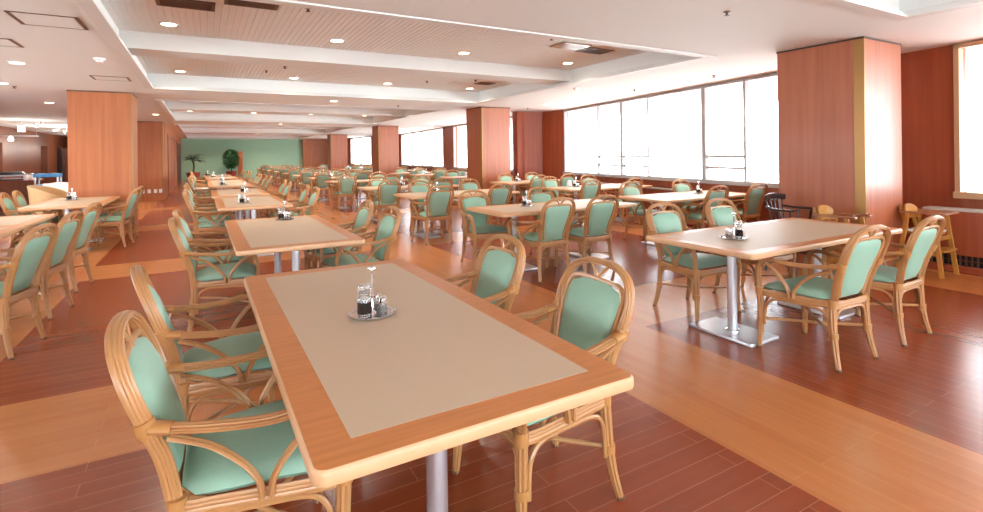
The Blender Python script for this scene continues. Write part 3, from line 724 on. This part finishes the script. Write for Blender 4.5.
# ------------------------------------------------------------------ children's chairs by the pillar
def high_chair(x0, x1, yf, yb, label, seat_z=.45, arm_z=.655, top_z=.745, cushion=True):
    t = thing('wooden_high_chair', label, 'high chair', ((x0 + x1) / 2, (yf + yb) / 2, 0)); a = (x1 - x0) / 2; b = (yb - yf) / 2
    for s in (-1, 1):
        obj('leg', MB().bar((s * (a - .015), -b + .015, 0), (s * (a - .05), -b + .09, arm_z), .026, .042, (0, 1, 0)), M['yellow_wood'], t, False, .004)
        obj('leg', MB().bar((s * (a - .015), b - .015, 0), (s * (a - .05), b - .10, arm_z), .026, .042, (0, 1, 0)), M['yellow_wood'], t, False, .004)
        obj('arm', MB().box(s * (a - .05) - .025, s * (a - .05) + .025, -b - .0, b - .03, arm_z, arm_z + .022), M['tray_wood'], t, False, .005)
        obj('back_post', MB().bar((s * (a - .09), b - .09, seat_z - .02), (s * (a - .09), b - .02, top_z - .02), .024, .03), M['yellow_wood'], t, False, .003)
    obj('tray', MB().box(-a + .03, a - .03, -b - .02, -b + .17, arm_z + .002, arm_z + .02), M['tray_wood'], t, False, .006) if cushion else obj('front_bar', MB().bar((-a + .05, -b + .02, arm_z + .03), (a - .05, -b + .02, arm_z + .03), .02, .02), M['chrome'], t)
    obj('seat', slab(a - .06, b - .08, [(.006, seat_z - .018), (0, seat_z - .014), (0, seat_z), (.004, seat_z + .004)], .04), M['yellow_wood'], t, loc=(0, 0, 0))
    if cushion: obj('seat_pad', slab(a - .05, b - .07, [(.02, seat_z + .004), (0, seat_z + .014), (.004, seat_z + .026), (.03, seat_z + .032)], .05), M['white_plastic'], t)
    br = MB(); n = 10; vs = []
    for j in range(2):
        for i in range(n + 1):
            u = -1 + 2 * i / n; zt = top_z - .05 * abs(u) ** 3
            for z in (top_z - .15, zt): vs.append((u * (a - .06), b - .03 - j * .018 + .02 * u * u * -1 + (z - top_z) * .25, z))
    fs = []; o_ = 2 * (n + 1)
    for i in range(n):
        p = 2 * i; fs += [(p, p + 1, p + 3, p + 2), (o_ + p, o_ + p + 2, o_ + p + 3, o_ + p + 1), (p + 1, o_ + p + 1, o_ + p + 3, p + 3), (p, p + 2, o_ + p + 2, o_ + p)]
    fs += [(0, o_, o_ + 1, 1), (2 * n, 2 * n + 1, o_ + 2 * n + 1, o_ + 2 * n)]
    obj('backrest', br.add(vs, fs), M['yellow_wood'], t)
    obj('footrest', MB().box(-a + .03, a - .03, -b - .0, -b + .12, .265, .285), M['yellow_wood'], t, False, .005)
    for s in (-1, 1): obj('side_rail', MB().bar((s * (a - .035), -b + .05, .24), (s * (a - .035), b - .05, .24), .02, .034), M['yellow_wood'], t, False, .003)
    obj('front_rail', MB().bar((-a + .04, -b + .06, .40), (a - .04, -b + .06, .40), .02, .04), M['yellow_wood'], t, False, .003)
    return t
high_chair(6.66, 7.06, 2.30, 2.72, 'yellow beech high chair with white seat pad beside the radiator cover')
high_chair(5.58, 5.98, 2.62, 3.06, 'yellow-backed high chair with bare bar tray in front of the large pillar', cushion=False, arm_z=.66, top_z=.765)
def spindle_chair():
    t = thing('child_armchair', 'black wooden spindle-back child armchair against the large pillar', 'chair', (5.74, 3.34, 0)); m = M['dark_wood']
    obj('seat', slab(.19, .16, [(.012, .47), (0, .478), (0, .492), (.01, .50)], .06), m, t)
    for sx in (-1, 1):
        for sy in (-1, 1): obj('leg', MB().tube(spline([(sx * .15, sy * .12, .475), (sx * .175, sy * .145, .25), (sx * .20, sy * .17, 0)], 4), .017, 10), m, t)
        obj('arm', MB().sweep(spline([(sx * .15, .17, .715), (sx * .20, .08, .70), (sx * .215, -.06, .70), (sx * .20, -.17, .70)], 5), circ(.026, .014, 10), (1, 0, 0)), m, t)
        for y in (-.12, 0.02): obj('arm_post', MB().tube([(sx * .165, y * .9, .495), (sx * .208, y, .70)], .011, 8), m, t)
        obj('stretcher', MB().tube([(sx * .183, -.15, .19), (sx * .183, .15, .19)], .011, 8), m, t)
    for i in range(5):
        u = -1 + i / 2; obj('spindle', MB().tube([(u * .12, .13, .495), (u * .15, .185, .80)], .0085, 8), m, t)
    obj('top_rail', MB().sweep(spline([(-.185, .165, .815), (-.09, .19, .828), (0, .197, .832), (.09, .19, .828), (.185, .165, .815)], 4), circ(.014, .034, 10), lambda i, tt: (0, 1, 0)), m, t)
    return t
spindle_chair()

# ------------------------------------------------------------------ buffet side
bc = thing('buffet_counter', 'brown buffet counter against the end of the buffet area', 'counter', (-5.28, 20.5, 0))
obj('body', MB().box(-.7, .95, -.55, .5, 0, .71), M['brown_wall'], bc, False); obj('worktop', MB().box(-.72, .98, -.58, .52, .71, .75), M['panel_red'], bc, False, .006)
def chafing(x, label):
    t = thing('chafing_dish', label, 'chafing dish', (x, 20.35, .75))
    obj('stand', MB().box(-.3, .3, -.2, .2, 0, .03).box(-.28, -.26, -.18, .18, .03, .12).box(.26, .28, -.18, .18, .03, .12), M['black'], t, False)
    obj('pan', MB().box(-.31, .31, -.21, .21, .12, .17), M['steel'], t, False, .01); obj('shelf', MB().box(-.30, .30, -.2, .2, .05, .07), M['chrome'], t, False)
    obj('lid', slab(.29, .19, [(0, .17), (.01, .21), (.06, .25), (.12, .265)], .08), M['black'], t)
chafing(-5.6, 'black chafing dish on the buffet counter at the picture edge'); chafing(-4.93, 'black and steel chafing dish on the buffet counter')
for k, x in enumerate((-4.56, -4.50, -4.40)):
    t = thing('condiment_jar', ('white condiment jar beside the black chafing dish', 'middle white condiment jar on the buffet counter', 'white condiment jar at the end of the buffet counter')[k], 'jar', (x, 20.12 + .22 * (k % 2), .75), 0, 'jars on the buffet counter')
    obj('body', MB().lathe([(.05, 0), (.06, .01), (.06, .14), (.045, .16)], n=18), M['porcelain'], t); obj('lid', MB().lathe([(.05, .158), (.05, .18), (.015, .195), (.015, .21)], n=18), M['chrome'], t)
bs = thing('blue_serving_cart', 'blue serving cart with white posts behind the wicker armchair', 'cart', (-3.26, 16.2, 0))
obj('top_panel', MB().box(-.24, .24, -.2, .2, .93, 1.02), M['blue'], bs, False, .01); obj('shelf', MB().box(-.22, .22, -.2, .2, .66, .76), M['blue'], bs, False, .01); obj('lower_shelf', MB().box(-.22, .22, -.2, .2, .22, .26), M['blue'], bs, False, .006)
for sx in (-1, 1):
    for sy in (-1, 1): obj('post', MB().tube([(sx * .21, sy * .17, .06), (sx * .21, sy * .17, .935)], .02, 10), M['white_plastic'], bs); obj('caster', MB().lathe([(.02, 0), (.03, .01), (.03, .05), (.02, .06)], (sx * .21, sy * .17, 0), 12), M['black'], bs)
ct = thing('display_stand', 'display stand draped with a white slanted cloth beside the pillar', 'stand', (-2.66, 13.9, 0))
obj('board', MB().bar((-.20, -.12, .64), (-.20, .2, .79), .04, .04).box(-.25, .3, -.25, .25, 0, .03), M['brown_wall'], ct, False)
vs = []; n = 8
for j in range(2):
    for i in range(n + 1):
        for q in range(n + 1): u = i / n; v = q / n; vs.append((-.26 + .62 * u, -.25 + .5 * v, .66 + .20 * v + .012 * math.sin(u * 9 + v * 4) - j * .02))
fs = []; o_ = (n + 1) ** 2
for i in range(n):
    for q in range(n): p = i * (n + 1) + q; fs += [(p, p + n + 1, p + n + 2, p + 1), (o_ + p, o_ + p + 1, o_ + p + n + 2, o_ + p + n + 1)]
for i in range(n):
    p = i * (n + 1); fs += [(p, o_ + p, o_ + p + n + 1, p + n + 1), (p + n, p + n + n + 1, o_ + p + n + n + 1, o_ + p + n)]
    fs += [(i, i + 1, o_ + i + 1, o_ + i), (n * (n + 1) + i, o_ + n * (n + 1) + i, o_ + n * (n + 1) + i + 1, n * (n + 1) + i + 1)]
obj('cloth', MB().add(vs, fs), M['porcelain'], ct)
obj('post', MB().box(-.05, .05, .0, .1, .03, .70), M['brown_wall'], ct, False)
wk = thing('wicker_chair', 'low wicker tub armchair between buffet and pillar', 'chair', (-2.46, 12.4, 0), R(-100))
sh = MB(); vs = []; n = 20
for j, (rr, z) in enumerate(((.28, .18), (.29, .40), (.31, .66), (.33, .86))):
    for k_ in (0, 1):
        for i in range(n + 1):
            th = R(-160 + 320 * i / n) - R(90); drop = .15 * (abs(i / n - .5) * 2) ** 2 if j > 1 else 0
            r_ = rr - .035 * k_; vs.append((r_ * math.cos(th), r_ * math.sin(th), z - drop * (j - 1)))
m_ = n + 1; fs = []
for j in range(3):
    for i in range(n):
        a = (2 * j) * m_ + i; b = (2 * j + 2) * m_ + i; fs.append((a, a + 1, b + 1, b)); a2 = a + m_; b2 = b + m_; fs.append((a2, b2, b2 + 1, a2 + 1))
    for i in (0, n): a = 2 * j * m_ + i; fs.append((a, a + m_, a + 3 * m_, a + 2 * m_))
for i in range(n): a = 6 * m_ + i; fs.append((a, a + 1, a + 1 + m_, a + m_)); fs.append((i, i + m_, i + m_ + 1, i + 1))
obj('shell', sh.add(vs, fs), M['wicker'], wk)
obj('rim', MB().tube(spline([(.315 * math.cos(R(-160 + 320 * i / n) - R(90)), .315 * math.sin(R(-160 + 320 * i / n) - R(90)), .865 - .30 * (abs(i / n - .5) * 2) ** 2) for i in range(n + 1)], 2), .02, 8), M['wicker'], wk)
obj('seat', MB().lathe([(.25, .30), (.27, .33), (.27, .38), (.25, .41)], n=24), M['wicker'], wk)
for sx in (-1, 1):
    for sy in (-1, 1): obj('leg', MB().tube([(sx * .2, sy * .2, .30), (sx * .22, sy * .22, 0)], .02, 8), M['rattan'], wk)
# track spots; the last two are unseen, added to light the buffet wall
for k, (x, y, z) in enumerate(((-4.30, 20.4, 2.42), (-4.42, 23.2, 2.42), (-4.34, 24.3, 2.42), (-4.5, 27.6, 2.42), (-4.5, 31.0, 2.42))):
    t = thing('track_spotlight', ('white ceiling spotlight over the buffet, next to the exit sign', 'middle white ceiling spotlight over the buffet', 'white ceiling spotlight beside the orange pillar', 'fourth ceiling spotlight, unseen behind the pillar, added to light the buffet wall', 'fifth ceiling spotlight, unseen behind the pillar, added to light the buffet wall')[k], 'spotlight', (x, y, z), 0, 'buffet spotlights')
    obj('stem', MB().tube([(0, 0, .0), (0, 0, ZC - z)], .014, 8), M['white_plastic'], t)
    obj('head', MB().sweep([(.1, .0, .05), (.02, -.02, .0), (-.06, -.05, -.05)], circ(.04, .04, 16), (0, 1, 0), [.7, 1.0, 1.1]), M['white_plastic'], t)
    obj('lamp', MB().sweep([(-.062, -.051, -.052), (-.068, -.054, -.056)], circ(.036, .036, 16), (0, 1, 0)), M['spot_glow'], t)
    ld = bpy.data.lights.new('spot_lamp', 'POINT'); ld.energy = 22; ld.color = (1, .95, .86); ld.shadow_soft_size = .12
    lo = bpy.data.objects.new('spot_lamp', ld); COL.objects.link(lo); lo.parent = t; lo.location = (-.25, -.3, -.55)
t = thing('hanging_lamp_rail', 'thin hanging lamp rail in front of the buffet wall', 'lamp rail', (-5.1, 21.5, 2.06))
obj('rail', MB().bar((-.7, 0, .06), (.55, 0, .06), .03, .03), M['steel'], t, False)
for x in (-.55, -.12): obj('lamp', MB().lathe([(.02, .05), (.06, 0), (.07, -.07), (.05, -.10)], (x, 0, 0), 14), M['spot_glow'], t)
for x in (-.65, .5): obj('wire', MB().tube([(x, 0, .07), (x, 0, ZC - 2.06)], .004, 6), M['steel'], t)
t = thing('exit_sign', 'small white lit sign hanging from the buffet ceiling', 'sign', (-5.02, 21.75, 2.36))
obj('box', MB().box(-.10, .10, -.03, .03, -.11, .11), M['white_plastic'], t, False, .005); obj('panel', MB().box(-.09, .09, -.035, -.03, -.095, .095), M['sign_glow'], t, False); obj('hanger', MB().tube([(0, 0, .12), (0, 0, ZC - 2.36)], .01, 6), M['white_plastic'], t)
t = tag(obj('wall_notice', MB().box(XL - .29, XL - .27, 29.2, 29.8, 1.35, 1.62), M['sill'], None, False), 'grey notice panel in the dark gap of the buffet wall', 'notice')
# ------------------------------------------------------------------ plants at the green wall
def pot(t, r, h): obj('pot', MB().lathe([(r * .75, 0), (r, h * .9), (r * 1.08, h * .92), (r * 1.08, h), (r * .9, h), (r * .88, h * .9)], n=24), M['terracotta'], t); obj('soil', MB().lathe([(.01, h * .86), (r * .88, h * .87)], n=20), M['bark'], t)
def blade(mb, p, d, L, wd, droop, n=6):
    d = Vector(d).normalized(); side = d.cross(Vector((0, 0, 1)))
    if side.length < .05: side = Vector((1, 0, 0))
    side.normalize(); vs = []; pos = Vector(p)
    for i in range(n + 1):
        u = i / n; wv = wd * math.sin(math.pi * min(1, .12 + u * .88)) * (1 - .2 * u)
        vs += [pos - side * wv, pos + Vector((0, 0, -.004)), pos + side * wv]
        d2 = (d + Vector((0, 0, -droop * u))).normalized(); pos = pos + d2 * (L / n)
    mb.add(vs, [q for i in range(n) for q in ((3 * i, 3 * i + 1, 3 * i + 4, 3 * i + 3), (3 * i + 1, 3 * i + 2, 3 * i + 5, 3 * i + 4))])
pm = thing('potted_palm', 'dark potted palm in a red planter by the timber partition', 'plant', (-.40, 33.2, 0))
pot(pm, .34, .55)
obj('stem', MB().tube(spline([(0, 0, .5), (.03, 0, .9), (-.02, 0, 1.25)], 4), .045, 8), M['bark'], pm)
fr = MB()
for k in range(15):
    a = k * 2.4; el = random.uniform(.25, 1.25); L = random.uniform(.36, .60); d = Vector((math.cos(a) * math.cos(el), math.sin(a) * math.cos(el), math.sin(el))); p = Vector((-.02, 0, 1.2))
    st = [p]; 
    for i in range(10): st.append(st[-1] + (d + Vector((0, 0, -.09 * i))).normalized() * L / 10)
    fr.tube(st, .010, 5)
    for i in range(2, 11):
        tdir = (st[min(i + 1, 10)] - st[i - 1]).normalized(); sd = tdir.cross(Vector((0, 0, 1))); sd.normalize()
        for s in (-1, 1): blade(fr, st[i], tdir * .55 + sd * s, .30, .022, .5, 4)
obj('fronds', fr, M['leaf_dark'], pm, False)
fc = thing('potted_ficus', 'bushy green potted ficus in front of the green wall', 'plant', (1.62, 35.9, 0))
pot(fc, .3, .5)
obj('trunk', MB().tube(spline([(0, 0, .45), (.03, .02, .8), (-.01, 0, 1.3)], 4), .03, 8), M['bark'], fc)
lf = MB()
for k in range(1500):
    u = random.uniform(-1, 1); a = random.uniform(0, 6.283); rr = (random.random() ** .33); zz = .72 + .62 * (u * .5 + .5) * 2 * .9
    rad = .44 * math.sqrt(max(.05, 1 - (u * .95) ** 2)) * rr
    p = Vector((rad * math.cos(a), rad * math.sin(a), zz)); d = Vector((math.cos(a) + random.uniform(-.6, .6), math.sin(a) + random.uniform(-.6, .6), random.uniform(-.7, .6)))
    blade(lf, p, d, random.uniform(.12, .18), .040, .5, 3)
obj('foliage', lf, M['leaf'], fc, False)
tag(obj('screen_board', MB().box(2.02, 2.3, 36.3, 36.36, 0, 1.75), M['pillar'], None, False, .01), 'narrow timber screen standing beside the potted ficus', 'screen')
